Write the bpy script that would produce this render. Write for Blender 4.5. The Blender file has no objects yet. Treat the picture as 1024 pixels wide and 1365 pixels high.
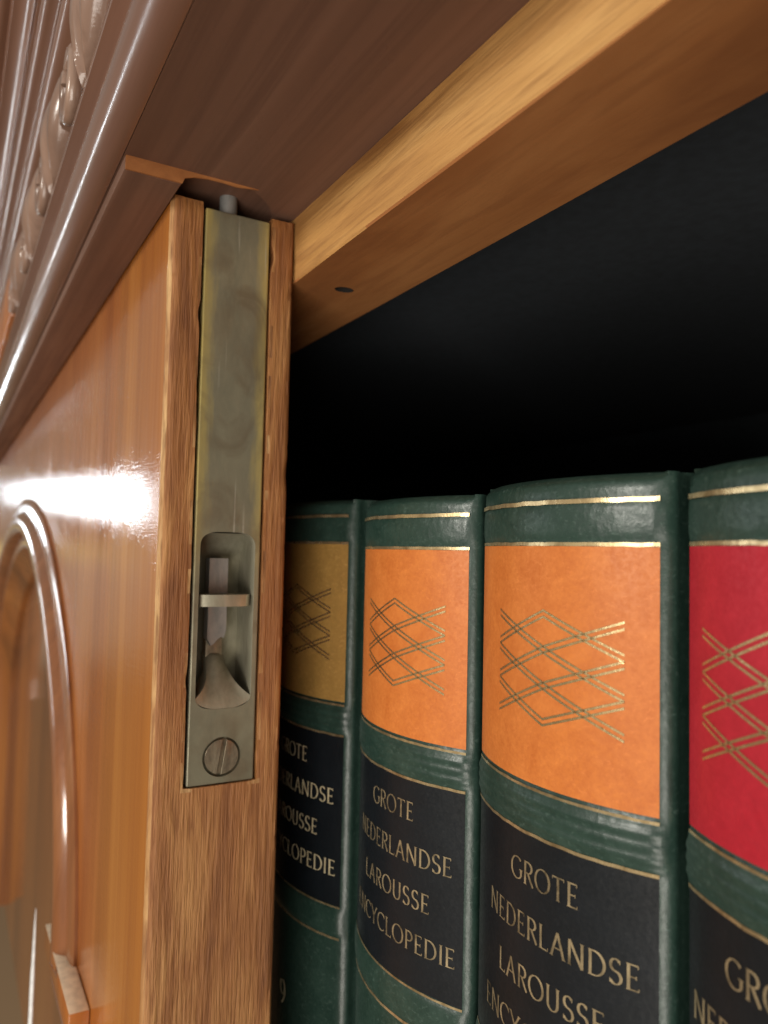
import bpy, bmesh, math, random
from mathutils import Vector, noise
random.seed(7)
S = bpy.context.scene
COL = S.collection
EYE = 1.5                                     # eye height; shapes are written in millimetres from the eye

# ------------------------------------------------------------------ materials
def _new(name):
    m = bpy.data.materials.new(name); m.use_nodes = True
    nt = m.node_tree; b = nt.nodes['Principled BSDF']
    return m, nt, b
def N(nt, t, **kw):
    n = nt.nodes.new(t)
    for k, v in kw.items():
        if k in n.inputs: n.inputs[k].default_value = v
        else: setattr(n, k, v)
    return n
def coords(nt, scale, rot=(0, 0, 0)):
    tc = N(nt, 'ShaderNodeTexCoord'); mp = N(nt, 'ShaderNodeMapping')
    mp.inputs['Scale'].default_value = scale; mp.inputs['Rotation'].default_value = rot
    nt.links.new(tc.outputs['Object'], mp.inputs['Vector']); return mp.outputs['Vector']
def ramp(nt, fac, stops):
    r = N(nt, 'ShaderNodeValToRGB'); e = r.color_ramp.elements
    while len(e) < len(stops): e.new(0.5)
    for el, (p, c) in zip(e, stops): el.position = p; el.color = (*c, 1) if len(c) == 3 else c
    nt.links.new(fac, r.inputs['Fac']); return r.outputs['Color']
def mixc(nt, fac, a, b, mode='MIX'):
    m = N(nt, 'ShaderNodeMix', data_type='RGBA', blend_type=mode)
    for sock, v in ((m.inputs[0], fac), (m.inputs[6], a), (m.inputs[7], b)):
        if isinstance(v, (int, float)): sock.default_value = v
        elif isinstance(v, tuple): sock.default_value = (*v, 1)
        else: nt.links.new(v, sock)
    return m.outputs[2]
def bump(nt, b, h, strength, dist):
    bp = N(nt, 'ShaderNodeBump', Strength=strength, Distance=dist)
    nt.links.new(h, bp.inputs['Height']); nt.links.new(bp.outputs['Normal'], b.inputs['Normal'])
    return bp

def wood(name, dark, mid, light, axis='Z', fine=900, along=22, rough=.45, coat=0, coat_rough=.1, bstr=.4, bdist=.00025, pores=.5, scratch=False, coat_bump=.0):
    m, nt, b = _new(name)
    sc = {'X': (along, fine, fine), 'Y': (fine, along, fine), 'Z': (fine, fine, along)}[axis]
    sc2 = tuple(v * .12 if v == fine else v * .35 for v in sc)
    n1 = N(nt, 'ShaderNodeTexNoise', Scale=1.0, Detail=5, Roughness=.62); nt.links.new(coords(nt, sc), n1.inputs['Vector'])
    n2 = N(nt, 'ShaderNodeTexNoise', Scale=1.0, Detail=4, Roughness=.55, Distortion=.6); nt.links.new(coords(nt, sc2), n2.inputs['Vector'])
    c1 = ramp(nt, n2.outputs['Fac'], [(.28, dark), (.5, mid), (.74, light)])
    p = ramp(nt, n1.outputs['Fac'], [(.36, (0, 0, 0)), (.52, (1, 1, 1))])
    col = mixc(nt, pores, c1, mixc(nt, p, dark, c1))
    nt.links.new(col, b.inputs['Base Color'])
    rr = ramp(nt, n1.outputs['Fac'], [(.3, (min(1, rough * 1.3),) * 3), (.7, (rough * .8,) * 3)])
    nt.links.new(rr, b.inputs['Roughness'])
    b.inputs['Coat Weight'].default_value = coat; b.inputs['Coat Roughness'].default_value = coat_rough
    if coat:
        b.inputs['Specular IOR Level'].default_value = .15
        sm = N(nt, 'ShaderNodeTexNoise', Scale=1.0, Detail=5, Roughness=.65, Distortion=1.0); nt.links.new(coords(nt, (22, 60, 40)), sm.inputs['Vector'])
        nt.links.new(ramp(nt, sm.outputs['Fac'], [(.35, (coat_rough * .65,) * 3), (.68, (coat_rough * 1.6,) * 3)]), b.inputs['Coat Roughness'])
    bump(nt, b, n1.outputs['Fac'], bstr, bdist)
    if coat and coat_bump:
        n3 = N(nt, 'ShaderNodeTexNoise', Scale=1.0, Detail=3, Roughness=.6); nt.links.new(coords(nt, (210, 500, 2600)), n3.inputs['Vector'])
        h = n3.outputs['Fac']
        n4 = N(nt, 'ShaderNodeTexNoise', Scale=1.0, Detail=1); nt.links.new(coords(nt, (40, 200, 14)), n4.inputs['Vector'])
        ad = N(nt, 'ShaderNodeMath', operation='ADD'); nt.links.new(h, ad.inputs[0]); nt.links.new(n4.outputs['Fac'], ad.inputs[1])
        cb = N(nt, 'ShaderNodeBump', Strength=coat_bump, Distance=.0002)
        nt.links.new(ad.outputs[0], cb.inputs['Height']); nt.links.new(cb.outputs['Normal'], b.inputs['Coat Normal'])
    if scratch:                               # short pale vertical nicks in the varnish
        v = N(nt, 'ShaderNodeTexVoronoi', Scale=1.0, feature='F1', Randomness=1.0)
        nt.links.new(coords(nt, (210, 300, 34)), v.inputs['Vector'])
        k = ramp(nt, v.outputs['Distance'], [(.05, (1, 1, 1)), (.085, (0, 0, 0))])
        gate = N(nt, 'ShaderNodeTexNoise', Scale=1.0); nt.links.new(coords(nt, (38, 60, 20)), gate.inputs['Vector'])
        kg = ramp(nt, gate.outputs['Fac'], [(.52, (0, 0, 0)), (.6, (1, 1, 1))])
        mul = N(nt, 'ShaderNodeMath', operation='MULTIPLY'); nt.links.new(k, mul.inputs[0]); nt.links.new(kg, mul.inputs[1])
        nt.links.new(mixc(nt, mul.outputs[0], col, (.62, .38, .17)), b.inputs['Base Color'])
    return m

def leather(name, c, c2, rough=.38, grain=1400, bstr=.35, spec=.5, blotch=90, fleck=.5):
    m, nt, b = _new(name)
    n1 = N(nt, 'ShaderNodeTexNoise', Scale=grain, Detail=4, Roughness=.65); nt.links.new(coords(nt, (1, 1, 1)), n1.inputs['Vector'])
    n2 = N(nt, 'ShaderNodeTexNoise', Scale=blotch, Detail=5, Roughness=.6, Distortion=.8); nt.links.new(coords(nt, (1, 1, 1)), n2.inputs['Vector'])
    f = mixc(nt, .45, n2.outputs['Fac'], n1.outputs['Fac'])
    base = ramp(nt, f, [(.36, c), (.66, c2)])
    n3 = N(nt, 'ShaderNodeTexNoise', Scale=1.0, Detail=4, Roughness=.7, Distortion=.5); nt.links.new(coords(nt, (900, 900, 1500), (.4, .5, .2)), n3.inputs['Vector'])
    fl = ramp(nt, n3.outputs['Fac'], [(.56, (0, 0, 0)), (.72, (fleck,) * 3)])
    nt.links.new(mixc(nt, fl, base, tuple(min(1, v * 1.6 + .035) for v in c2)), b.inputs['Base Color'])
    b.inputs['Specular IOR Level'].default_value = spec
    nt.links.new(ramp(nt, n1.outputs['Fac'], [(.3, (rough * 1.25,) * 3), (.7, (rough * .8,) * 3)]), b.inputs['Roughness'])
    v = N(nt, 'ShaderNodeTexVoronoi', Scale=grain * .55); nt.links.new(coords(nt, (1, 1, .6)), v.inputs['Vector'])
    h = mixc(nt, .5, n1.outputs['Fac'], v.outputs['Distance'])
    bump(nt, b, h, bstr, .00022)
    return m

def metal(name, c, c2, rough, scale=160, bstr=.1, metallic=1.0, edge=None):
    m, nt, b = _new(name)
    n1 = N(nt, 'ShaderNodeTexNoise', Scale=scale, Detail=6, Roughness=.65, Distortion=.4); nt.links.new(coords(nt, (1, 1, .45)), n1.inputs['Vector'])
    col = ramp(nt, n1.outputs['Fac'], [(.35, c), (.65, c2)])
    b.inputs['Metallic'].default_value = metallic
    if edge:                                  # patina rubbed off to brass along the two long edges of the plate
        y0, y1, z0, z1 = edge
        tc = N(nt, 'ShaderNodeTexCoord'); sx = N(nt, 'ShaderNodeSeparateXYZ'); nt.links.new(tc.outputs['Object'], sx.inputs[0])
        mid, half = (y0 + y1) / 2, (y1 - y0) / 2
        s1 = N(nt, 'ShaderNodeMath', operation='SUBTRACT'); s1.inputs[1].default_value = mid; nt.links.new(sx.outputs['Y'], s1.inputs[0])
        a1 = N(nt, 'ShaderNodeMath', operation='ABSOLUTE'); nt.links.new(s1.outputs[0], a1.inputs[0])
        d1 = N(nt, 'ShaderNodeMath', operation='DIVIDE'); d1.inputs[1].default_value = half; nt.links.new(a1.outputs[0], d1.inputs[0])
        n2 = N(nt, 'ShaderNodeTexNoise', Scale=1.0, Detail=4); nt.links.new(coords(nt, (700, 700, 130)), n2.inputs['Vector'])
        m1 = N(nt, 'ShaderNodeMath', operation='MULTIPLY_ADD'); m1.inputs[1].default_value = .55; nt.links.new(n2.outputs['Fac'], m1.inputs[0]); nt.links.new(d1.outputs[0], m1.inputs[2])
        m2 = N(nt, 'ShaderNodeMath', operation='MULTIPLY'); m2.inputs[1].default_value = .6; nt.links.new(m1.outputs[0], m2.inputs[0])
        e1 = ramp(nt, m2.outputs[0], [(.50, (0, 0, 0)), (.80, (1, 1, 1))])
        mr = N(nt, 'ShaderNodeMapRange', interpolation_type='SMOOTHSTEP'); mr.inputs['From Min'].default_value = z0; mr.inputs['From Max'].default_value = z1
        nt.links.new(sx.outputs['Z'], mr.inputs['Value'])
        mu = N(nt, 'ShaderNodeMath', operation='MULTIPLY'); nt.links.new(e1, mu.inputs[0]); nt.links.new(mr.outputs[0], mu.inputs[1])
        col = mixc(nt, mu.outputs[0], col, (.58, .47, .16))
    if edge:                                  # a few fine lengthwise scratches and dark smears
        n5 = N(nt, 'ShaderNodeTexNoise', Scale=1.0, Detail=3); nt.links.new(coords(nt, (900, 900, 26), (.05, 0, 0)), n5.inputs['Vector'])
        col = mixc(nt, ramp(nt, n5.outputs['Fac'], [(.66, (0, 0, 0)), (.72, (.55, .55, .55))]), col, (.55, .53, .44))
        n6 = N(nt, 'ShaderNodeTexNoise', Scale=1.0, Detail=5, Distortion=1.2); nt.links.new(coords(nt, (90, 90, 70), (.5, 0, 0)), n6.inputs['Vector'])
        col = mixc(nt, ramp(nt, n6.outputs['Fac'], [(.5, (0, 0, 0)), (.7, (.6, .6, .6))]), col, (.17, .125, .075))
    nt.links.new(col, b.inputs['Base Color'])
    nt.links.new(ramp(nt, n1.outputs['Fac'], [(.3, (rough * 1.25,) * 3), (.7, (rough * .8,) * 3)]), b.inputs['Roughness'])
    bump(nt, b, n1.outputs['Fac'], bstr, .0003)
    return m

def plain(name, c, rough=.6, metallic=0):
    m, nt, b = _new(name)
    n1 = N(nt, 'ShaderNodeTexNoise', Scale=350, Detail=4); nt.links.new(coords(nt, (1, 1, 1)), n1.inputs['Vector'])
    nt.links.new(ramp(nt, n1.outputs['Fac'], [(.3, tuple(v * .8 for v in c)), (.7, tuple(min(1, v * 1.15) for v in c))]), b.inputs['Base Color'])
    b.inputs['Roughness'].default_value = rough; b.inputs['Metallic'].default_value = metallic
    return m

M = dict(
    front=wood('varnished_orange_wood', (.29, .088, .011), (.41, .143, .020), (.52, .205, .036), 'Z', 420, 9, .5, 1.0, .095, .12, pores=.35, scratch=True, coat_bump=.26),
    front_rail=wood('varnished_orange_rail', (.26, .072, .010), (.38, .118, .018), (.46, .165, .032), 'Z', 380, 8, .5, 1.0, .095, .12, pores=.35, coat_bump=.2),
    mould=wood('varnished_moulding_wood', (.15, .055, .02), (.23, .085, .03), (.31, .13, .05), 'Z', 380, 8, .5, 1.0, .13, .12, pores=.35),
    edge=wood('bare_edge_wood', (.19, .068, .020), (.34, .138, .040), (.53, .265, .088), 'Z', 1250, 85, .6, 0, .1, .8, .0006, pores=.62),
    worn=wood('worn_arris_wood', (.16, .062, .02), (.38, .18, .06), (.66, .42, .18), 'Z', 900, 110, .6, 0, .1, .9, .0006, pores=.7),
    mahogany=wood('dark_mahogany', (.115, .060, .040), (.185, .098, .066), (.235, .132, .088), 'X', 300, 8, .6, .12, .4, .2, pores=.5),
    cornice=wood('polished_mahogany', (.12, .056, .036), (.19, .092, .060), (.24, .13, .085), 'X', 320, 8, .45, 1.0, .15, .12, pores=.35, coat_bump=.05),
    carving=wood('polished_carving', (.14, .08, .055), (.24, .15, .11), (.34, .23, .17), 'Z', 300, 30, .35, 1.0, .12, .3, pores=.4, coat_bump=.25),
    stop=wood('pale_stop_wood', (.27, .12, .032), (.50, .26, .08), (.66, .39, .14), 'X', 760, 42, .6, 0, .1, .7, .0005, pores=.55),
    stop_under=wood('brown_stop_wood', (.25, .095, .034), (.38, .155, .053), (.48, .215, .078), 'X', 420, 40, .5, .15, .3, .25, pores=.35),
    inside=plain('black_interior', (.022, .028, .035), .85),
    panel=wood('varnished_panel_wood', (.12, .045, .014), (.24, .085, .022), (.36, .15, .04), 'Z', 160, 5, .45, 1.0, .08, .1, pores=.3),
    dust=plain('dusty_ledge_wood', (.80, .68, .50), .8),
    pale=plain('pale_highlight_white', (.78, .80, .80), .25),  # brightness of a highlight put into the base colour
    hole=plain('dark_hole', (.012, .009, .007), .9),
    brass=metal('tarnished_brass', (.225, .215, .150), (.31, .295, .205), .46, 150, .12, .45, edge=(.0490, .0646, .285, .318)),
    brass_in=metal('tarnished_brass_inside', (.29, .275, .20), (.42, .395, .295), .40, 260, .25, .45),
    steel=metal('dull_steel', (.26, .27, .26), (.42, .42, .40), .42, 300, .2, .5),
    screw=metal('browned_screw', (.20, .165, .115), (.34, .285, .20), .42, 900, .4, .7),
    green=leather('green_leather', (.012, .033, .025), (.030, .060, .047), .34, 1100, .5, .5, 120, .6),
    black=leather('black_label_leather', (.0045, .0065, .0085), (.0085, .0115, .015), .36, 1500, .22, .4, 90, .12),
    orange=leather('orange_label_leather', (.50, .135, .025), (.64, .205, .045), .45, 1200, .16, .4, 160, .22),
    red=leather('red_label_leather', (.36, .010, .022), (.46, .018, .034), .45, 1200, .16, .4, 160, .15),
    mustard=leather('mustard_label_leather', (.29, .165, .042), (.39, .225, .06), .45, 1200, .16, .4, 160),
    gold=metal('gold_foil', (.36, .26, .13), (.88, .72, .42), .28, 260, .3, .8),
    gold_pale=metal('pale_gold_foil', (.52, .44, .27), (.72, .62, .40), .34, 500, .3, .15),
    gold_line=metal('stamped_gold_line', (.62, .45, .22), (.90, .72, .40), .27, 900, .3, .9),
    gold_dull=metal('rubbed_gold_foil', (.17, .135, .08), (.66, .54, .33), .30, 420, .3, .6),
    paper=plain('page_edges', (.6, .55, .44), .9),
)

# ------------------------------------------------------------------ objects
def empty(name, loc_mm):
    o = bpy.data.objects.new(name, None); COL.objects.link(o)
    o.location = (loc_mm[0] * .001, loc_mm[1] * .001, EYE + loc_mm[2] * .001); o.empty_display_size = .02
    return o
def link(name, bm, mats, root=None, parent=None, sharp=35, smooth=True):
    """bm is in millimetres from the eye; root is the thing's Empty, parent the object it hangs from."""
    off = root.location if root else Vector((0, 0, 0))
    bmesh.ops.recalc_face_normals(bm, faces=bm.faces[:]) if bm.faces else None
    for f in bm.faces: f.smooth = smooth
    for e in bm.edges:
        if len(e.link_faces) == 2 and e.calc_face_angle(0) > math.radians(sharp): e.smooth = False
    for v in bm.verts: v.co = Vector((v.co.x * .001, v.co.y * .001, EYE + v.co.z * .001)) - off
    me = bpy.data.meshes.new(name); bm.to_mesh(me); bm.free()
    for m in (mats if isinstance(mats, (list, tuple)) else [mats]): me.materials.append(m)
    o = bpy.data.objects.new(name, me); COL.objects.link(o)
    if parent or root: o.parent = parent or root
    return o
def tag(o, label, cat, group=None):
    o['label'] = label; o['category'] = cat
    if group: o['group'] = group

def add_box(bm, x0, x1, y0, y1, z0, z1, bev=0, seg=2, mat=0):
    r = bmesh.ops.create_cube(bm, size=1)
    vs = r['verts']
    for v in vs: v.co = Vector((x0 + (v.co.x + .5) * (x1 - x0), y0 + (v.co.y + .5) * (y1 - y0), z0 + (v.co.z + .5) * (z1 - z0)))
    fs = set(f for v in vs for f in v.link_faces)
    for f in fs: f.material_index = mat
    if bev:
        es = list(set(e for v in vs for e in v.link_edges))
        bmesh.ops.bevel(bm, geom=es, offset=bev, segments=seg, profile=.5, affect='EDGES')
def box(x0, x1, y0, y1, z0, z1, bev=0, seg=2):
    bm = bmesh.new(); add_box(bm, x0, x1, y0, y1, z0, z1, bev, seg); return bm
def extrude_x(prof, x0, x1, closed=True, nseg=1, jitter=0):
    """profile of (y, z) swept along x."""
    bm = bmesh.new(); rings = []
    for i in range(nseg + 1):
        x = x0 + (x1 - x0) * i / nseg
        rings.append([bm.verts.new((x, y + (jitter * noise.noise(Vector((x * .02, k * .7, 3))) if jitter else 0), z + (jitter * noise.noise(Vector((x * .02, k * .7, 9))) if jitter else 0))) for k, (y, z) in enumerate(prof)])
    n = len(prof)
    for a, b in zip(rings, rings[1:]):
        for k in range(n if closed else n - 1): bm.faces.new((a[k], a[(k + 1) % n], b[(k + 1) % n], b[k]))
    if closed: bm.faces.new(rings[0]); bm.faces.new(rings[-1][::-1])
    return bm
def cyl(bm, c, r, h, axis='Z', seg=32, r2=None):
    res = bmesh.ops.create_cone(bm, cap_ends=True, segments=seg, radius1=r, radius2=r if r2 is None else r2, depth=h)
    for v in res['verts']:
        x, y, z = v.co
        if axis == 'X': v.co = Vector((z, x, y))
        elif axis == 'Y': v.co = Vector((x, z, y))
        v.co += Vector(c)
    return res['verts']
def boolean_cut(o, cutters, smooth=True):
    for c in cutters:
        md = o.modifiers.new('cut', 'BOOLEAN'); md.operation = 'DIFFERENCE'; md.object = c; md.solver = 'EXACT'
    bpy.context.view_layer.update()
    dg = bpy.context.evaluated_depsgraph_get()
    me = bpy.data.meshes.new_from_object(o.evaluated_get(dg))
    o.modifiers.clear(); o.data = me
    for c in cutters: bpy.data.objects.remove(c)
    bm = bmesh.new(); bm.from_mesh(me)
    for f in bm.faces: f.smooth = smooth
    for e in bm.edges:
        e.smooth = not (len(e.link_faces) == 2 and e.calc_face_angle(0) > math.radians(28))
    bm.to_mesh(me); bm.free()
def nz(x, y, z): return noise.noise(Vector((x, y, z)))

# ================================================================== BOOKCASE
case = empty('bookcase', (-300, 200, -300))
case.location.x, case.location.y = 0, 0       # object coordinates keep the eye's x and y
tag(case, 'dark mahogany bookcase with carved cornice, open doorway and varnished door leaf holding a brass bolt', 'bookcase')
RT = case

# header board over the doorway: its underside is the dark soffit
hdr = link('header_board', box(-860, 520, 28.6, 98.0, 82, 104, 0), M['mahogany'], RT)
def prism_z(outline, z0, z1):
    bm = bmesh.new()
    a = [bm.verts.new((x, y, z0)) for x, y in outline]; b = [bm.verts.new((x, y, z1)) for x, y in outline]
    n = len(outline)
    for k in range(n): bm.faces.new((a[k], a[(k + 1) % n], b[(k + 1) % n], b[k]))
    bm.faces.new(a[::-1]); bm.faces.new(b); return bm
# sunk bed in the header over the leaf's edge, where the bolt goes in
cut = prism_z([(-192, 42.2), (-164.2, 42.2), (-163.4, 48), (-163.2, 52), (-163.6, 55), (-165, 58), (-168, 61.5), (-172, 64.5), (-178, 67.5), (-192, 69)], 78, 84.2)
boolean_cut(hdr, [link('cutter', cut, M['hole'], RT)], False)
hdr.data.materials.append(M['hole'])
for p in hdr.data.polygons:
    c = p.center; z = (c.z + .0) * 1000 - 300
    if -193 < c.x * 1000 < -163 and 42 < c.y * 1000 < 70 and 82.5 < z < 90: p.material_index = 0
# rebated lip above the closed leaf, its sawn end facing the doorway
lip = bmesh.new()
prof = [(28.9, 82.05), (28.9, 79.1), (29.6, 78.8), (40.6, 78.8), (41.0, 79.3), (41.0, 82.05)]
link('rebate_lip', extrude_x(prof, -846, -163.8), M['mahogany'], RT)
# end grain cap of the lip, browner than the soffit
prof2 = [(29.0, 82.03), (29.0, 79.0), (40.9, 79.0), (41.4, 80.3), (43.5, 81.0), (46.5, 81.45), (50, 81.5), (53, 81.35), (56, 81.7), (58.5, 82.03)]
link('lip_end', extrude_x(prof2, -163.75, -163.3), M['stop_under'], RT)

# door stop behind the leaf: pale front face, browner underside with a plugged screw hole
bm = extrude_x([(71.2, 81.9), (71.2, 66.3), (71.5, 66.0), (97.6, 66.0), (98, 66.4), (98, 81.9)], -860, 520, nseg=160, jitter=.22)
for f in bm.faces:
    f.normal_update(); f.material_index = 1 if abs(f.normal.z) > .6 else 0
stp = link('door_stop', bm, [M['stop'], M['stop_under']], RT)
cut = bmesh.new(); cyl(cut, (0, 0, 0), 1.0, 6)
for v in cut.verts: v.co = Vector((-170.6 + v.co.x * 1.9, 84.0 + v.co.y * 2.5, 66.0 + v.co.z * .5))
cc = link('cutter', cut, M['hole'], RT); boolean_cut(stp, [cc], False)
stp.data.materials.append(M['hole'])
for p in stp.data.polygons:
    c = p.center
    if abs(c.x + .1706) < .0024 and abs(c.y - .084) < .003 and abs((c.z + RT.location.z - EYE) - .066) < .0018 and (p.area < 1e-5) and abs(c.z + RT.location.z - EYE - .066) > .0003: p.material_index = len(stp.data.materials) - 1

# interior
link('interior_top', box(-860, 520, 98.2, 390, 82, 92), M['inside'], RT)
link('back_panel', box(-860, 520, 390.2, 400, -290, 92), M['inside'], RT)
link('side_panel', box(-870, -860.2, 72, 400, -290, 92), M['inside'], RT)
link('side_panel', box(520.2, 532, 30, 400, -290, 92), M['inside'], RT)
link('shelf', box(-860, 520, 76, 390, -280, -262, .8), M['mahogany'], RT)

# bead (ovolo) at the foot of the cornice
pr = []
for i in range(23):
    t = math.radians(-96 + i * 8.6)
    pr.append((27.6 + 6.6 * math.cos(math.radians(180)) * math.cos(t) * -1 * -1, 88.6 + 6.9 * math.sin(t)))
pr = [(28.4, 82.0)] + [(28.35 - 6.05 * math.cos(t), 88.9 + 6.9 * math.sin(t)) for t in [math.radians(-86 + i * 8.2) for i in range(18)]] + [(22.0, 96.2), (21.2, 96.6), (21.0, 97.6), (21.6, 98.6), (28.45, 98.6), (28.45, 82.0)]
link('bead_moulding', extrude_x(pr, -860, 520, nseg=60, jitter=.05), M['cornice'], RT, sharp=50)

# cornice: frieze fascia and run of mouldings above it
def arc(cy, cz, r, a0, a1, n=10): return [(cy + r * math.cos(math.radians(a0 + (a1 - a0) * i / n)), cz + r * math.sin(math.radians(a0 + (a1 - a0) * i / n))) for i in range(n + 1)]
cp = [(24.5, 98.7), (24.5, 126)]
cp += [(22.0, 127.5)] + arc(21.4, 131.0, 3.2, -90, -250, 10)
cp += [(19.6, 135.0), (18.6, 135.2), (18.6, 137.6)]
cp += arc(17.9, 141.2, 2.8, -95, -250, 10) + [(16.2, 144.6), (16.0, 146.0)]
cp += [(14.9, 146.4), (14.7, 148.4)] + arc(8.6, 147.0, 6.0, 12, 80, 9) + [(9.4, 153.6), (9.3, 155.6)]
cp += arc(7.9, 159.5, 3.3, -70, -260, 10) + [(6.5, 163.5), (4.2, 164), (4.0, 168)] + arc(-4, 168.2, 7.6, 0, 75, 9) + [(-4, 177), (-8, 178), (-8, 190), (60, 190), (60, 104.2), (40.2, 104.2), (40.2, 98.7)]
link('cornice_moulding', extrude_x(cp, -860, 520, nseg=60, jitter=.05), M['cornice'], RT, sharp=40)

# carved tongues and scrolls along the frieze
def leaf_bm(x0, zt, zb, w, prot, curl, lean=0, ribs=3):
    """a hanging leaf, tip down; seen from the side it bellies out from the frieze."""
    bm = bmesh.new(); nu, nv = 22, 14; g = []
    for i in range(nu + 1):
        u = i / nu
        z = zt + (zb - zt) * u
        hw = w * (math.sin(math.pi * min(1, .30 + .70 * u)) ** .75 * .92 + .03)
        row = []
        for j in range(nv + 1):
            v = -1 + 2 * j / nv
            belly = prot * (math.sin(math.pi * (.12 + .80 * u)) ** .8)
            y = 24.2 - belly * (1 - .42 * v * v) - .75 * math.cos(v * math.pi * ribs) * math.sin(math.pi * u) ** .5
            y -= curl * max(0, u - .7) * 6 * (1 - abs(v))
            row.append(bm.verts.new((x0 + lean * u + hw * v, y, z + .8 * abs(v) * 3)))
        g.append(row)
    for i in range(nu):
        for j in range(nv): bm.faces.new((g[i][j], g[i][j + 1], g[i + 1][j + 1], g[i + 1][j]))
    ge = bmesh.ops.extrude_face_region(bm, geom=bm.faces[:])
    for v in [e for e in ge['geom'] if isinstance(e, bmesh.types.BMVert)]: v.co.y += 1.6 + (24.4 - v.co.y) * .35
    return bm
def scroll_bm(x0, z0, r, prot):
    """a rolled scroll: spiral band standing off the frieze."""
    bm = bmesh.new(); n = 46; prev = None; rings = []
    for i in range(n + 1):
        t = i / n; a = math.radians(200 - 560 * t); rr = r * (1 - .78 * t)
        cx, cz = x0 + rr * math.cos(a), z0 + rr * 1.25 * math.sin(a)
        wd = 1.9 * (1 - .45 * t)
        ring = []
        for k in range(8):
            b = 2 * math.pi * k / 8
            ring.append(bm.verts.new((cx + wd * math.cos(b) * math.cos(a), 24.0 - prot * (.45 + .55 * t) + wd * 1.25 * math.sin(b), cz + wd * math.cos(b) * math.sin(a))))
        rings.append(ring)
    for a, b in zip(rings, rings[1:]):
        for k in range(8): bm.faces.new((a[k], a[(k + 1) % 8], b[(k + 1) % 8], b[k]))
    bm.faces.new(rings[0]); bm.faces.new(rings[-1][::-1])
    return bm
for i, x in enumerate((-48, -106, -164, -222, -280, -338)):
    link('carved_leaf', leaf_bm(x, 125.5, 97.2, 12.5, 6.2, .5, lean=-7), M['carving'], RT, sharp=60)
    link('carved_scroll', scroll_bm(x - 29, 108.5, 9.2, 4.2), M['carving'], RT, sharp=60)
# projecting block that ends the carved run
link('end_block', box(-858, -366, 19.6, 23.9, 99.2, 126, 1.2), M['front_rail'], RT)

# ------------------------------------------------------------------ the closed leaf
def leaf_levels():
    z = 80.3; L = []
    while z > -300:
        L.append(z); z -= 1.1 if z > -125 else 4
    L += [-53.2, -53.0]
    return sorted(set(L))
ys = [42.4 + .9 * k for k in range(7)]
bm = bmesh.new(); rings = []
LV = leaf_levels()
NOTCH = (48.1, 65.1)
for z in LV:
    open_ = z >= -53.1
    wob = .28 * nz(0, 3, z * .035) + .22 * nz(0, 8, z * .16)
    wob2 = .25 * nz(0, 13, z * .04) + .25 * nz(0, 18, z * .18)
    chip = max(0, nz(1, 21, z * .09) - .22) * 1.6 + max(0, nz(1, 5, z * .5) - .3) * .7
    chip2 = max(0, nz(1, 31, z * .08) - .25) * 1.5 + max(0, nz(1, 35, z * .5) - .3) * .7
    xs = -172 + .0006 * (z + 50)
    top = max(0, z - 78.5) * .25
    P = [(-229.8, 41), (-200, 41), (-174.2 - chip, 41), (-172.9 - chip * .8, 41.0 + .1 + .12 * abs(wob)), (xs - .35 - chip * .3, 41.55 + wob * .4), (xs - top * .5, 42.5 + chip * .5 + wob * .4)]
    P += [(xs + .10 * nz(z * .12, y * .9, 2) - top, y) for y in (43.7, 44.9, 46.3, 47.45)]
    yl, yr = NOTCH[0] + wob * .55 - max(0, nz(2, 50, z * .12) - .25) * 1.2, NOTCH[1] + wob2 * .5 + max(0, nz(2, 60, z * .12) - .25) * 1.2
    if open_: P += [(xs - .05 - top, yl), (-185.5, yl), (-185.5, (yl + yr) / 2), (-185.5, yr), (xs - .05 - top, yr)]
    else:
        P += [(xs + .08 * nz(z * .12, y * .9, 2), y) for y in (50, 53, 56.6, 60, 63)]
    P += [(xs + .10 * nz(z * .12, y * .9, 2) - top, y) for y in (65.9, 67.2, 68.4, 69.3)]
    P += [(xs - chip2 * .5, 70.1 - chip2 * .6 + wob2 * .3), (xs - .5 - chip2, 70.75 - chip2 * .3), (-173.4 - chip2, 71), (-200, 71), (-229.8, 71)]
    rings.append([bm.verts.new((x, y, z)) for x, y in P])
n = len(rings[0])
for a, b in zip(rings, rings[1:]):
    for k in range(n):
        f = bm.faces.new((a[k], a[(k + 1) % n], b[(k + 1) % n], b[k]))
        f.material_index = 0 if k in (0, 1, n - 1) else 2 if k in (2, 3) or (k in (9, 14) and a[0].co.z > -54 and (nz(k, 7, a[0].co.z * .09) > .05 or a[0].co.z < -52.9)) or (k in (10, 11, 12, 13) and -53.3 < a[0].co.z < -53.05) else 1
f = bm.faces.new(rings[0]); f.material_index = 1
f = bm.faces.new(rings[-1][::-1]); f.material_index = 1
bmesh.ops.triangulate(bm, faces=[f for f in bm.faces if len(f.verts) > 4])
door = link('door', bm, [M['front'], M['edge'], M['worn']], RT, sharp=40)
door['label'] = 'varnished orange wood door leaf with bare worn edge'

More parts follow.
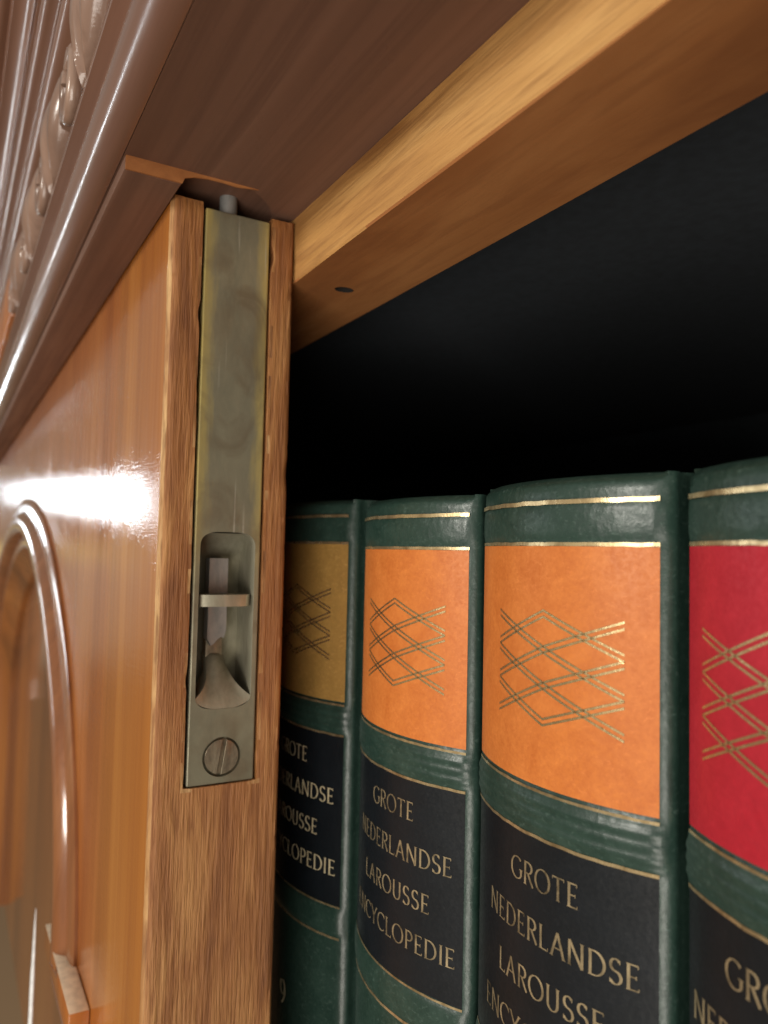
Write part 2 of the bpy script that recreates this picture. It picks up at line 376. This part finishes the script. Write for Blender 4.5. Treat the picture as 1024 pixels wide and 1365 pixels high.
# frame of the leaf beyond the edging strip, with the arched opening
AX, AZ, AA, AB = -510, -133, 242, 150
def arch_pts(a, b, n=48, low=-300, ax=AX, az=AZ):
    P = [(ax + a, low), (ax + a, (low + az) / 2)]
    P += [(ax + a * math.cos(math.pi * i / n), az + b * math.sin(math.pi * i / n)) for i in range(n + 1)]
    P += [(ax - a, (low + az) / 2), (ax - a, low)]
    return P
bm = bmesh.new()
inner = arch_pts(AA, AB)
def outer_of(x, z):
    if z <= AZ: return ((-230.0 if x > AX else -845), z)
    dx, dz = x - AX, z - AZ
    hx = 280.0 if dx > 0 else 335.0
    k = min(hx / abs(dx) if abs(dx) > 1e-6 else 1e9, (80.0 - AZ) / dz if dz > 1e-6 else 1e9)
    return (AX + dx * k, AZ + dz * k)
out = [outer_of(x, z) for x, z in inner]
# pull in the true rectangle corners
for c in ((-230.0, 80.0), (-845.0, 80.0)):
    j = min(range(len(out)), key=lambda i: (out[i][0] - c[0]) ** 2 + (out[i][1] - c[1]) ** 2); out[j] = c
fi = [bm.verts.new((x, 41.05, z)) for x, z in inner]; fo = [bm.verts.new((x, 41.05, z)) for x, z in out]
bi = [bm.verts.new((x, 71, z)) for x, z in inner]; bo = [bm.verts.new((x, 71, z)) for x, z in out]
for k in range(len(inner) - 1):
    bm.faces.new((fi[k], fi[k + 1], fo[k + 1], fo[k])); bm.faces.new((bi[k], bi[k + 1], bo[k + 1], bo[k]))
    bm.faces.new((fi[k], fi[k + 1], bi[k + 1], bi[k])); bm.faces.new((fo[k], fo[k + 1], bo[k + 1], bo[k]))
link('door_frame', bm, M['front_rail'], RT, door, sharp=40)
# recessed panel
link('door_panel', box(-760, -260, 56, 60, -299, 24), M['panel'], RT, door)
# moulding swept round the arch: section (offset inwards, y)
def sweep_arch(sec, a, b, low, n=72):
    bm = bmesh.new(); P = arch_pts(a, b, n, low); rings = []
    for i, (x, z) in enumerate(P):
        p0, p1 = P[max(0, i - 1)], P[min(len(P) - 1, i + 1)]
        tx, tz = p1[0] - p0[0], p1[1] - p0[1]; l = math.hypot(tx, tz); nx, nzz = -tz / l, tx / l   # inward normal
        rings.append([bm.verts.new((x + nx * o, y, z + nzz * o)) for o, y in sec])
    m = len(sec)
    for A, B in zip(rings, rings[1:]):
        for k in range(m): bm.faces.new((A[k], A[(k + 1) % m], B[(k + 1) % m], B[k]))
    bm.faces.new(rings[0]); bm.faces.new(rings[-1][::-1])
    return bm
sec = [(-8, 41.0), (-8, 40.0), (-6, 39.2), (-3, 38.9), (0, 38.6), (1, 37.4), (2.5, 36.2), (5, 35.3), (8, 35.2), (10.5, 35.9), (12, 37.2), (12.6, 39), (12.8, 44), (8, 46), (2, 46)]
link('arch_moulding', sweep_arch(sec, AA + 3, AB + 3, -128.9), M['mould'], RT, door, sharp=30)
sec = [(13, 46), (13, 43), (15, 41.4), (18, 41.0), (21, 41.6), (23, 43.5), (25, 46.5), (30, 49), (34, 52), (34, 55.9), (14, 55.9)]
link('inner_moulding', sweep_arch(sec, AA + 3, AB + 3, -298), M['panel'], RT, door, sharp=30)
# impost block on which the arch moulding stands: dusty ledge on top
bm = box(-290, -232, 35.4, 40.9, -136.5, -128.8, .35)
for f in bm.faces:
    f.normal_update(); f.material_index = 1 if f.normal.z > .5 else 0
imp = link('impost_block', bm, [M['front_rail'], M['dust']], RT, door)
link('impost_foot', box(-286, -238, 37.4, 40.9, -146, -136.7, .8), M['mahogany'], RT, door)
bm = bmesh.new(); rr = []  # added tapered sliver: a bright vertical highlight built as a pale solid
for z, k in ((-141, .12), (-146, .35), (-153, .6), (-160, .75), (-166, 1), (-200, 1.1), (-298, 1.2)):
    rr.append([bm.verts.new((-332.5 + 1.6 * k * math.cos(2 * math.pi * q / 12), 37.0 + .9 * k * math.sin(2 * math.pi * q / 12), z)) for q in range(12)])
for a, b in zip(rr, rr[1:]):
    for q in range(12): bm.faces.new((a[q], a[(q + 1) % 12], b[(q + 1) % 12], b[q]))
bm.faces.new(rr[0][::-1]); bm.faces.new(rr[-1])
link('highlight_strip', bm, M['pale'], RT, door)

# ------------------------------------------------------------------ flush bolt
PX = -172.35
bm = box(-185, PX, 48.85, 64.55, -52.95, 79.2, .35, 2)
plate = link('flush_bolt', bm, [M['brass'], M['brass_in']], RT)
plate['label'] = 'tarnished brass flush bolt let into the door edge'
# pocket: opening outline (y, z) swept in x, crossed with the depth profile
def prism_x(outline, x0, x1):
    bm = bmesh.new()
    a = [bm.verts.new((x0, y, z)) for y, z in outline]; b = [bm.verts.new((x1, y, z)) for y, z in outline]
    n = len(outline)
    for k in range(n): bm.faces.new((a[k], a[(k + 1) % n], b[(k + 1) % n], b[k]))
    bm.faces.new(a[::-1]); bm.faces.new(b); bmesh.ops.recalc_face_normals(bm, faces=bm.faces[:]); return bm
yl, yr, zt, zb = 50.2, 63.3, 4.2, -36.2
ym = (yl + yr) / 2; hw = (yr - yl) / 2
o = []
for i in range(17):                           # flat arch at the top
    t = math.pi * i / 16; o.append((ym + hw * math.copysign(abs(math.cos(t)) ** .55, math.cos(t)), zt - 3.6 + 3.6 * math.sin(t) ** .8))
for i in range(17):                           # sagging arc at the foot
    t = math.pi * i / 16; o.append((ym - hw * math.copysign(abs(math.cos(t)) ** .6, math.cos(t)), zb + 3.4 - 3.4 * math.sin(t) ** .8))
c1 = prism_x(o, PX + 3, PX - 11.5)
cutA = link('cutter', c1, M['brass_in'], RT)
# the top of the pocket is scooped: keep a quarter-round solid there
boolean_cut(plate, [cutA], False)
for p in plate.data.polygons:
    c = p.center
    if c.x < (PX - .3) * .001 and .0495 < c.y < .0638 and EYE - .037 < c.z + RT.location.z < EYE + .0045: p.material_index = 1
# quarter-round fillet in the top of the pocket
bm = bmesh.new(); R = 9.5
pr = [(PX - 11.4, zt + .5)] + [(PX - 11.4 + R - R * math.cos(t) - 0, zt - .3 - R + R * math.sin(t)) for t in [math.radians(90 * i / 12) for i in range(13)]]
A = [bm.verts.new((x, yl - .3, z)) for x, z in pr]; B = [bm.verts.new((x, yr + .3, z)) for x, z in pr]
for k in range(len(pr)): bm.faces.new((A[k], A[(k + 1) % len(pr)], B[(k + 1) % len(pr)], B[k]))
bm.faces.new(A[::-1]); bm.faces.new(B)
link('pocket_scoop', bm, M['brass_in'], RT, plate)
# slide bar with a ragged lower end, then the slot shoe
bm = bmesh.new(); zz = [-1.2, -8, -14, -19]; 
prs = [(54.4, -20.8), (55.3, -22.6), (56.2, -22.0), (56.9, -21.1), (57.8, -20.5), (58.4, -20.9), (58.9, -19.0), (58.9, -2.0), (54.4, -2.0)]
link('slide_bar', prism_x(prs, PX - 9.5, PX - 6.2), M['steel'], RT, plate, smooth=False)
link('slide_shoe', box(PX - 11, PX - 8.0, 54.6, 58.7, -28, -19.5, .3), M['screw'], RT, plate)
# trumpet-shaped thumb scoop at the foot of the pocket
bm = bmesh.new(); g = []
for i in range(19):
    t = i / 18
    z = -24.6 - 11.75 * t; half = 2.3 + (hw - 2.3 + .25) * t ** 2.6; dep = 7.6 * (1 - t) ** 1.5 + .1
    row = []
    for j in range(17):
        v = -1 + 2 * j / 16
        zz_ = z + (3.2 * (1 - math.sqrt(max(0, 1 - (v * .98) ** 2))) * t ** 1.5)
        row.append(bm.verts.new((PX - dep - 1.6 * (1 - t) * v * v + 1.0 * (1 - t) * t * (1 - v * v), ym + half * v, zz_)))
    g.append(row)
for i in range(18):
    for j in range(16): bm.faces.new((g[i][j], g[i][j + 1], g[i + 1][j + 1], g[i + 1][j]))
ge = bmesh.ops.extrude_face_region(bm, geom=bm.faces[:])
for v in [e for e in ge['geom'] if isinstance(e, bmesh.types.BMVert)]: v.co.x = min(v.co.x - 3, PX - 8); 
link('thumb_scoop', bm, M['brass_in'], RT, plate, sharp=70)
# thumb lever: a thin half-round blade across the pocket
bm = bmesh.new(); pts = []
for i in range(25):
    t = math.pi * i / 24; pts.append((PX - 6.0 + 6.1 * max(0, math.sin(t)) ** .3, ym - (hw - .02) * math.cos(t)))
pts += [(PX - 9, yr - .1), (PX - 9, yl + .1)]
A = [bm.verts.new((x, y, -10.3)) for x, y in pts]; B = [bm.verts.new((x, y, -13.0)) for x, y in pts]
for k in range(len(pts)): bm.faces.new((A[k], A[(k + 1) % len(pts)], B[(k + 1) % len(pts)], B[k]))
bm.faces.new(A); bm.faces.new(B[::-1])
bmesh.ops.bevel(bm, geom=[e for e in bm.edges if abs(e.verts[0].co.z - e.verts[1].co.z) < .01 and e.calc_face_angle(0) > 1], offset=.35, segments=2, affect='EDGES')
link('thumb_lever', bm, M['brass_in'], RT, plate)
# bolt shooting up into the header
bm = bmesh.new(); cyl(bm, (-176, 55.2, 80), 2.1, 20); link('bolt_rod', bm, M['steel'], RT, plate)
# slotted screw: base disc and two half-round lands either side of the slot
bm = bmesh.new(); tilt = math.radians(-9); RSC = 3.95
def land(bm, outline, x0, x1, ins=.3):
    rot = lambda y, z: (56.8 + y * math.cos(tilt) - z * math.sin(tilt), -47.0 + y * math.sin(tilt) + z * math.cos(tilt))
    cy_ = sum(p[0] for p in outline) / len(outline); cz_ = sum(p[1] for p in outline) / len(outline)
    R = []
    for x, k in ((x0, 1.0), (x1 - ins * .7, 1.0), (x1 - ins * .2, 1 - ins * .06), (x1, 1 - ins * .16)):
        R.append([bm.verts.new((x, *rot(cy_ + (y - cy_) * k, cz_ + (z - cz_) * k))) for y, z in outline])
    n = len(outline)
    for A_, B_ in zip(R, R[1:]):
        for q in range(n): bm.faces.new((A_[q], A_[(q + 1) % n], B_[(q + 1) % n], B_[q]))
    bm.faces.new(R[0][::-1]); bm.faces.new(R[-1])
for sg in (-1, 1):
    a0 = math.asin(.46 / RSC)
    land(bm, [(sg * RSC * math.cos(t), RSC * math.sin(t)) for t in [math.radians(90 - a_) for a_ in [math.degrees(a0) + (180 - 2 * math.degrees(a0)) * k / 26 for k in range(27)]] ] if False else
         [(sg * RSC * math.sin(t), RSC * math.cos(t)) for t in [a0 + (math.pi - 2 * a0) * k / 26 for k in range(27)]], PX - 1.2, PX + .12)
land(bm, [(3.9 * math.cos(2 * math.pi * k / 40), 3.9 * math.sin(2 * math.pi * k / 40)) for k in range(40)], PX - 2.0, PX - .75, .1)
scr = link('screw', bm, M['screw'], RT, plate)
cut = bmesh.new(); cyl(cut, (PX, 56.8, -47.0), 4.3, 1.9, 'X', 48, r2=4.7); boolean_cut(plate, [link('cutter', cut, M['hole'], RT)], False)

# ================================================================== BOOKS
RS, HALF = 45.0, 23.3
def spine_pt(s, off=0):
    t = s / RS; r = RS + off
    return (r * math.sin(t), RS * math.cos(HALF / RS) - r * math.cos(t))    # x from the book's middle, y from the chord
# pen-drawn roman capitals (unit height): strokes as lists of points, thick where the pen runs down
def arcp(cx, cy, rx, ry, a0, a1, n=14): return [(cx + rx * math.cos(math.radians(a0 + (a1 - a0) * i / n)), cy + ry * math.sin(math.radians(a0 + (a1 - a0) * i / n))) for i in range(n + 1)]
GL = {
 'G': (.80, [arcp(.44, .5, .40, .47, 48, 318, 20), [(.74, .20), (.74, .44)]], [(.74, .44)], [(.60, .46, .84, .46)]),
 'R': (.66, [[(.14, 0), (.14, 1)], [(.14, .97), (.32, .97)] + arcp(.32, .74, .24, .23, 90, -90, 10) + [(.14, .51)], [(.32, .50), (.64, .0)]], [(.14, 0), (.14, 1)], []),
 'O': (.90, [arcp(.45, .5, .40, .48, 0, 360, 28)], [], []),
 'T': (.66, [[(.33, 0), (.33, .96)], [(.03, .96), (.63, .96)]], [(.33, 0)], [(.04, .86, .04, .98), (.62, .86, .62, .98)]),
 'E': (.56, [[(.13, 0), (.13, 1)], [(.13, .97), (.49, .97)], [(.13, .51), (.42, .51)], [(.13, .03), (.52, .03)]], [(.13, 0), (.13, 1)], [(.49, .86, .49, .98), (.42, .43, .42, .58), (.52, .02, .52, .14)]),
 'N': (.82, [[(.12, 0), (.12, 1)], [(.12, 1), (.70, 0)], [(.70, 0), (.70, 1)]], [(.12, 0), (.70, 1)], []),
 'D': (.80, [[(.14, 0), (.14, 1)], [(.14, .97), (.30, .97)] + arcp(.30, .5, .43, .47, 90, -90, 18) + [(.14, .03)]], [(.14, 0), (.14, 1)], []),
 'L': (.56, [[(.13, 0), (.13, 1)], [(.13, .03), (.52, .03)]], [(.13, 0), (.13, 1)], [(.52, .02, .52, .15)]),
 'A': (.76, [[(.06, 0), (.38, 1.0)], [(.38, 1.0), (.70, 0)], [(.17, .36), (.59, .36)]], [(.06, 0), (.70, 0)], []),
 'U': (.78, [[(.14, 1), (.14, .32)] + arcp(.39, .30, .25, .28, 180, 360, 12) + [(.64, 1)]], [(.14, 1), (.64, 1)], []),
 'S': (.56, [arcp(.28, .745, .19, .23, 35, 262, 12) + arcp(.28, .26, .22, .245, 82, -150, 12)], [], [(.45, .80, .45, .96), (.07, .04, .07, .20)]),
 'C': (.74, [arcp(.44, .5, .40, .47, 48, 312, 20)], [], [(.71, .74, .71, .92)]),
 'Y': (.70, [[(.35, 0), (.35, .46)], [(.35, .46), (.04, 1)], [(.35, .46), (.66, 1)]], [(.35, 0), (.04, 1), (.66, 1)], []),
 'P': (.60, [[(.14, 0), (.14, 1)], [(.14, .97), (.30, .97)] + arcp(.30, .72, .25, .25, 90, -90, 10) + [(.14, .47)]], [(.14, 0), (.14, 1)], []),
 'I': (.28, [[(.14, 0), (.14, 1)]], [(.14, 0), (.14, 1)], []),
 '9': (.56, [arcp(.28, .70, .21, .28, 0, 360, 22), arcp(.10, .66, .39, .66, 2, -78, 12)], [], []),
}
def pen_w(dx, dz, W):                         # broad pen: upright strokes thick, cross strokes thin
    a = math.atan2(dz, dx); return W * (.32 + .68 * abs(math.sin(a - math.radians(14))))
def strip(out, pts, W):
    n = len(pts)
    L, Rr = [], []
    for i, (x, z) in enumerate(pts):
        p0, p1 = pts[max(0, i - 1)], pts[min(n - 1, i + 1)]
        dx, dz = p1[0] - p0[0], p1[1] - p0[1]; l = math.hypot(dx, dz) or 1
        w = pen_w(dx, dz, W) * .5; nx, nzz = -dz / l, dx / l
        L.append((x + nx * w, z + nzz * w)); Rr.append((x - nx * w, z - nzz * w))
    for i in range(n - 1): out.append((L[i], L[i + 1], Rr[i + 1], Rr[i]))
def resample(pts, step=.12):
    r = [pts[0]]
    for a, b in zip(pts, pts[1:]):
        k = max(1, int(math.hypot(b[0] - a[0], b[1] - a[1]) / step))
        r += [(a[0] + (b[0] - a[0]) * i / k, a[1] + (b[1] - a[1]) * i / k) for i in range(1, k + 1)]
    return r
def text_quads(txt, s0, s1, z0, h, W=.125):
    """quads in (s, z) for a word fitted between s0 and s1, cap height h, base z0."""
    adv = [GL[c][0] + .09 for c in txt]; tot = sum(adv) - .09; sx = (s1 - s0) / tot
    q = []; x = 0
    for c, a in zip(txt, adv):
        w, strokes, serifs, ticks = GL[c]; lst = []
        for st in strokes: strip(lst, resample(st), W)
        for (px, pz) in serifs:
            sgn = 1 if pz < .5 else -1
            lst.append(((px - .11, pz), (px + .11, pz), (px + .06, pz + .045 * sgn), (px - .06, pz + .045 * sgn)))
        for (ax, az, bx, bz) in ticks:
            if abs(ax - bx) < .01: lst.append(((ax - .02, az), (ax + .02, az), (bx + .02, bz), (bx - .02, bz)))
            else: lst.append(((ax, az - .02), (bx, bz - .02), (bx, bz + .02), (ax, az + .02)))
        for f in lst: q.append([(s0 + (x + px) * sx, z0 + pz * h) for px, pz in f])
        x += a
    return q

def make_book(xc, yb, dz, rot, colour, cname, label, shift=0, number=None, bottom=-262):
    root = empty('book', (xc, yb, bottom))
    tag(root, label, 'book', 'green encyclopedia volumes in a row on the shelf')
    ca, sa = math.cos(rot), math.sin(rot)
    def W(x, y, z): return (xc + x * ca - y * sa, yb + x * sa + y * ca, z + dz)
    def band(z):
        d = 0
        for c, h, k in ((-43.3, 3.9, .55), (-94.0, 4.0, .55), (6.0, 3.2, .25)):
            if abs(z - c) < h: d = max(d, k * (1 - (abs(z - c) / h) ** 4))
        if -47.2 < z < -39.4: d += .09 * math.cos((z + 43.3) * 3.3)
        if z > 11.6: d -= ((z - 11.6) / 1.9) ** 2 * 1.6
        return d
    # cover: spine round, joints and boards
    zs = [bottom - dz, -200, -150, -125, -100]
    zs += [-98.4 + .55 * i for i in range(17)] + [-88, -70, -50] + [-47.6 + .4 * i for i in range(22)] + [-38, -20, 0, 2] + [2.6 + .6 * i for i in range(15)] + [12.0, 12.5, 13.0, 13.4, 13.6]
    zs = sorted(set(zs))
    ns = 30; bm = bmesh.new(); rings = []
    for z in zs:
        r = []
        b = band(z); tp = max(0, z - 12.2)
        for y, x in ((150, -24.0), (60, -24.0), (9, -23.9), (6.4, -23.6), (4.4, -22.6), (2.6, -22.3), (1.2, -22.5)): r.append((x + (0 if y > 6 else 0), y))
        for k in range(ns + 1):
            s = -HALF + 2 * HALF * k / ns; r.append(spine_pt(s, b))
        for x, y in ((22.9, .6), (23.4, 1.6), (23.4, 2.6), (22.7, 3.6), (22.9, 4.8), (23.6, 6.4), (23.9, 9), (24.0, 60), (24.0, 150)): r.append((x, y))
        rings.append([bm.verts.new(W(x, y, z)) for x, y in r])
    for a, b in zip(rings, rings[1:]):
        for k in range(len(a) - 1): bm.faces.new((a[k], a[k + 1], b[k + 1], b[k]))
    # turned-in thickness
    ge = bmesh.ops.extrude_face_region(bm, geom=bm.faces[:])
    for v in [e for e in ge['geom'] if isinstance(e, bmesh.types.BMVert)]:
        lx = (v.co.x - xc) * ca + (v.co.y - yb) * sa; ly = -(v.co.x - xc) * sa + (v.co.y - yb) * ca
        if abs(lx) > 20 and ly > 3: lx -= math.copysign(2.0, lx)
        else: ly += 2.2; lx *= .95
        p = W(lx, ly, 0); v.co.x, v.co.y = p[0], p[1]
    cover = link('cover', bm, M['green'], root, sharp=50)
    bm = bmesh.new(); add_box(bm, -20.5, 20.5, 5.5, 146, bottom - dz + 3, 9.5)
    for v in bm.verts: v.co = Vector(W(*v.co))
    link('page_block', bm, M['paper'], root)
    def sheet(name, s0, s1, z0, z1, off, mat, parent, wob=0):
        bm = bmesh.new(); n = 90 if wob else 32; nzv = max(1, int((z1 - z0) / 4)); g = []
        for i in range(nzv + 1):
            z = z0 + (z1 - z0) * i / nzv
            row = []
            for k in range(n + 1):
                s = s0 + (s1 - s0) * k / n; zz = z + (wob * nz(s * .35, z1 * 3, xc) if nzv == 1 else 0)
                row.append(bm.verts.new(W(*spine_pt(s, off), zz)))
            g.append(row)
        for a, b in zip(g, g[1:]):
            for k in range(n):
                bm.faces.new((a[k], a[k + 1], b[k + 1], b[k]))
        return link(name, bm, mat, root, parent)
    cl = sheet('colour_label', -23.25, 23.1, -38.7, 1.9, .10, M[colour], root)
    cl['label'] = cname + ' spine label stamped with gold lozenges'
    tl = sheet('title_label', -23.25, 23.1, -89.9, -47.5, .10, M['black'], root)
    for z, s0, t, of, mt in ((9.3, -23, .75, .40, 'gold'), (2.25, -23.2, .62, .16, 'gold'), (-39.6, -23.2, .62, .22, 'gold'), (-47.25, -23.2, .55, .24, 'gold'), (-90.3, -23.2, .6, .2, 'gold'), (-98.0, -23.2, .6, .2, 'gold')):
        sheet('gilt_line', s0, 23.15, z - t / 2, z + t / 2, of, M[mt], root, wob=.12)
    def foil(name, quads, off, mat, parent, sub=2):
        bm = bmesh.new()
        for q in quads:
            try: bm.faces.new([bm.verts.new(W(*spine_pt(s, off), z)) for s, z in q])
            except ValueError: pass
        return link(name, bm, mat, root, parent, smooth=False)
    # lozenge ornament: doubled lines
    q = []; c0 = 2.4 + shift; w = 15.4
    def dbl(sa_, za, sb, zb_):
        k = 14
        for d in (-.52, .52):
            P = [(sa_ + (sb - sa_) * i / k, za + d + (zb_ - za) * i / k) for i in range(k + 1)]
            for a, b in zip(P, P[1:]):
                t = .2; q.append([(a[0], a[1] - t), (b[0], b[1] - t), (b[0], b[1] + t), (a[0], a[1] + t)])
    Z0 = -9.6
    for sg in (-1, 1):
        for i in range(3): dbl(c0, Z0 - 6.1 * i, c0 + sg * (w if sg > 0 else 13.4), Z0 - 6.1 * i - 5.9)
        for i in range(1, 4): dbl(c0, Z0 - 6.1 * i, c0 + sg * (w if sg > 0 else 13.4), Z0 - 6.1 * i + 5.3)
    foil('lozenge_ornament', q, .17, M['gold_line'], cl)
    tq = []
    for txt, s0, s1, z0 in (('GROTE', -5.6, 10.2, -56.0), ('NEDERLANDSE', -13.6, 20.4, -64.9), ('LAROUSSE', -9.6, 15.0, -73.8), ('ENCYCLOPEDIE', -15.4, 21.4, -82.7)):
        tq += text_quads(txt, s0 + shift, min(s1 + shift, 22.6), z0, 3.9)
    foil('title_lettering', tq, .17, M['gold_pale' if number else 'gold_dull'], tl)
    if number:
        foil('volume_number', text_quads(number, -1.2, 2.6, -122.6, 6.2, .15), .14, M['gold_pale'], root)
    return root

make_book(-200.3, 91.0, .3, 0, 'mustard', 'mustard brown', 'green leather volume with mustard brown label, numbered 9, half hidden by the door edge', number='9')
make_book(-151.7, 94.0, -.9, .010, 'orange', 'orange', 'green leather volume with orange label standing next to the mustard labelled volume')
make_book(-103.3, 95.0, 0, -.008, 'orange', 'orange', 'green leather volume with orange label standing beside the red labelled volume')
make_book(-54.9, 96.5, .2, 0, 'red', 'crimson red', 'green leather volume with crimson red spine label, the only red one in the row', shift=-8)

# ================================================================== CAMERA
yaw, pitch, roll = math.radians(29.6), .054, .022
d0 = Vector((-math.cos(yaw), math.sin(yaw), 0)); r0 = Vector((math.sin(yaw), math.cos(yaw), 0)); u0 = Vector((0, 0, 1))
d = d0 * math.cos(pitch) + u0 * math.sin(pitch); u1 = u0 * math.cos(pitch) - d0 * math.sin(pitch)
Rv = r0 * math.cos(roll) + u1 * math.sin(roll); Uv = -r0 * math.sin(roll) + u1 * math.cos(roll)
cam = bpy.data.cameras.new('camera'); co = bpy.data.objects.new('camera', cam); COL.objects.link(co)
from mathutils import Matrix
co.matrix_world = Matrix(((Rv.x, Uv.x, -d.x, 0), (Rv.y, Uv.y, -d.y, 0), (Rv.z, Uv.z, -d.z, EYE), (0, 0, 0, 1)))
cam.sensor_fit = 'VERTICAL'; cam.sensor_height = 36; cam.lens = 36 * 1025 / 1365
cam.clip_start = .004; cam.clip_end = 50
cam.dof.use_dof = True; cam.dof.focus_distance = .150; cam.dof.aperture_fstop = 20
S.camera = co

# ================================================================== LIGHT
def area(name, loc, target, sx, sy, power, col):
    l = bpy.data.lights.new(name, 'AREA'); l.shape = 'RECTANGLE'; l.size = sx; l.size_y = sy; l.energy = power; l.color = col
    o = bpy.data.objects.new(name, l); COL.objects.link(o); o.location = (loc[0], loc[1], EYE + loc[2])
    v = Vector((target[0], target[1], EYE + target[2])) - o.location
    o.rotation_euler = v.to_track_quat('-Z', 'Y').to_euler(); return o
area('front_room_lamp', (.06, -1.5, .30), (-.13, .08, 0), .35, .25, 15, (1, .95, .86))
area('room_fill_lamp', (1.3, -1.15, -.8), (-.15, .06, .03), 1.1, 1.1, 28, (1, .93, .84))  # added unseen fill, lifts the door edge, soffit and shaded volume
area('window_light', (-3.0, -1.85, .19), (-.2, 0, .19), 1.8, .075, 7.5, (.88, .95, 1))
area('hall_lamp', (-3.0, -.44, .185), (-.2, .04, .1), .27, .07, 2.0, (.84, .93, 1))

w = bpy.data.worlds.new('World'); S.world = w; w.use_nodes = True; nt = w.node_tree
bg = nt.nodes['Background']
tc = N(nt, 'ShaderNodeTexCoord'); sx = N(nt, 'ShaderNodeSeparateXYZ'); nt.links.new(tc.outputs['Generated'], sx.inputs[0])
mr = N(nt, 'ShaderNodeMapRange'); mr.inputs['From Min'].default_value = -1; mr.inputs['From Max'].default_value = 1; nt.links.new(sx.outputs['Z'], mr.inputs['Value'])
cl_ = ramp(nt, mr.outputs[0], [(.0, (.36, .25, .15)), (.22, (.25, .155, .08)), (.36, (.16, .10, .055)), (.425, (.14, .09, .05)), (.44, (.34, .29, .21)), (.494, (.40, .35, .27)), (.4955, (.95, .72, .25)), (.499, (.95, .72, .25)), (.501, (.27, .18, .10)), (.54, (.25, .16, .085)), (.70, (.34, .30, .26)), (1.0, (.55, .52, .48))])
cr_ = ramp(nt, mr.outputs[0], [(.0, (.42, .33, .25)), (.40, (.46, .38, .30)), (.5, (.46, .42, .37)), (1.0, (.60, .57, .52))])
side = N(nt, 'ShaderNodeMapRange', interpolation_type='SMOOTHSTEP'); side.inputs['From Min'].default_value = -.42; side.inputs['From Max'].default_value = .1; nt.links.new(sx.outputs['X'], side.inputs['Value'])
nt.links.new(mixc(nt, side.outputs[0], cl_, cr_), bg.inputs['Color']); bg.inputs['Strength'].default_value = .75

S.view_settings.view_transform = 'Standard'; S.view_settings.look = 'None'; S.view_settings.exposure = 0; S.view_settings.gamma = 1
S.render.engine = 'CYCLES'; S.cycles.use_denoising = True
S.cycles.max_bounces = 8; S.cycles.caustics_reflective = False; S.cycles.caustics_refractive = False
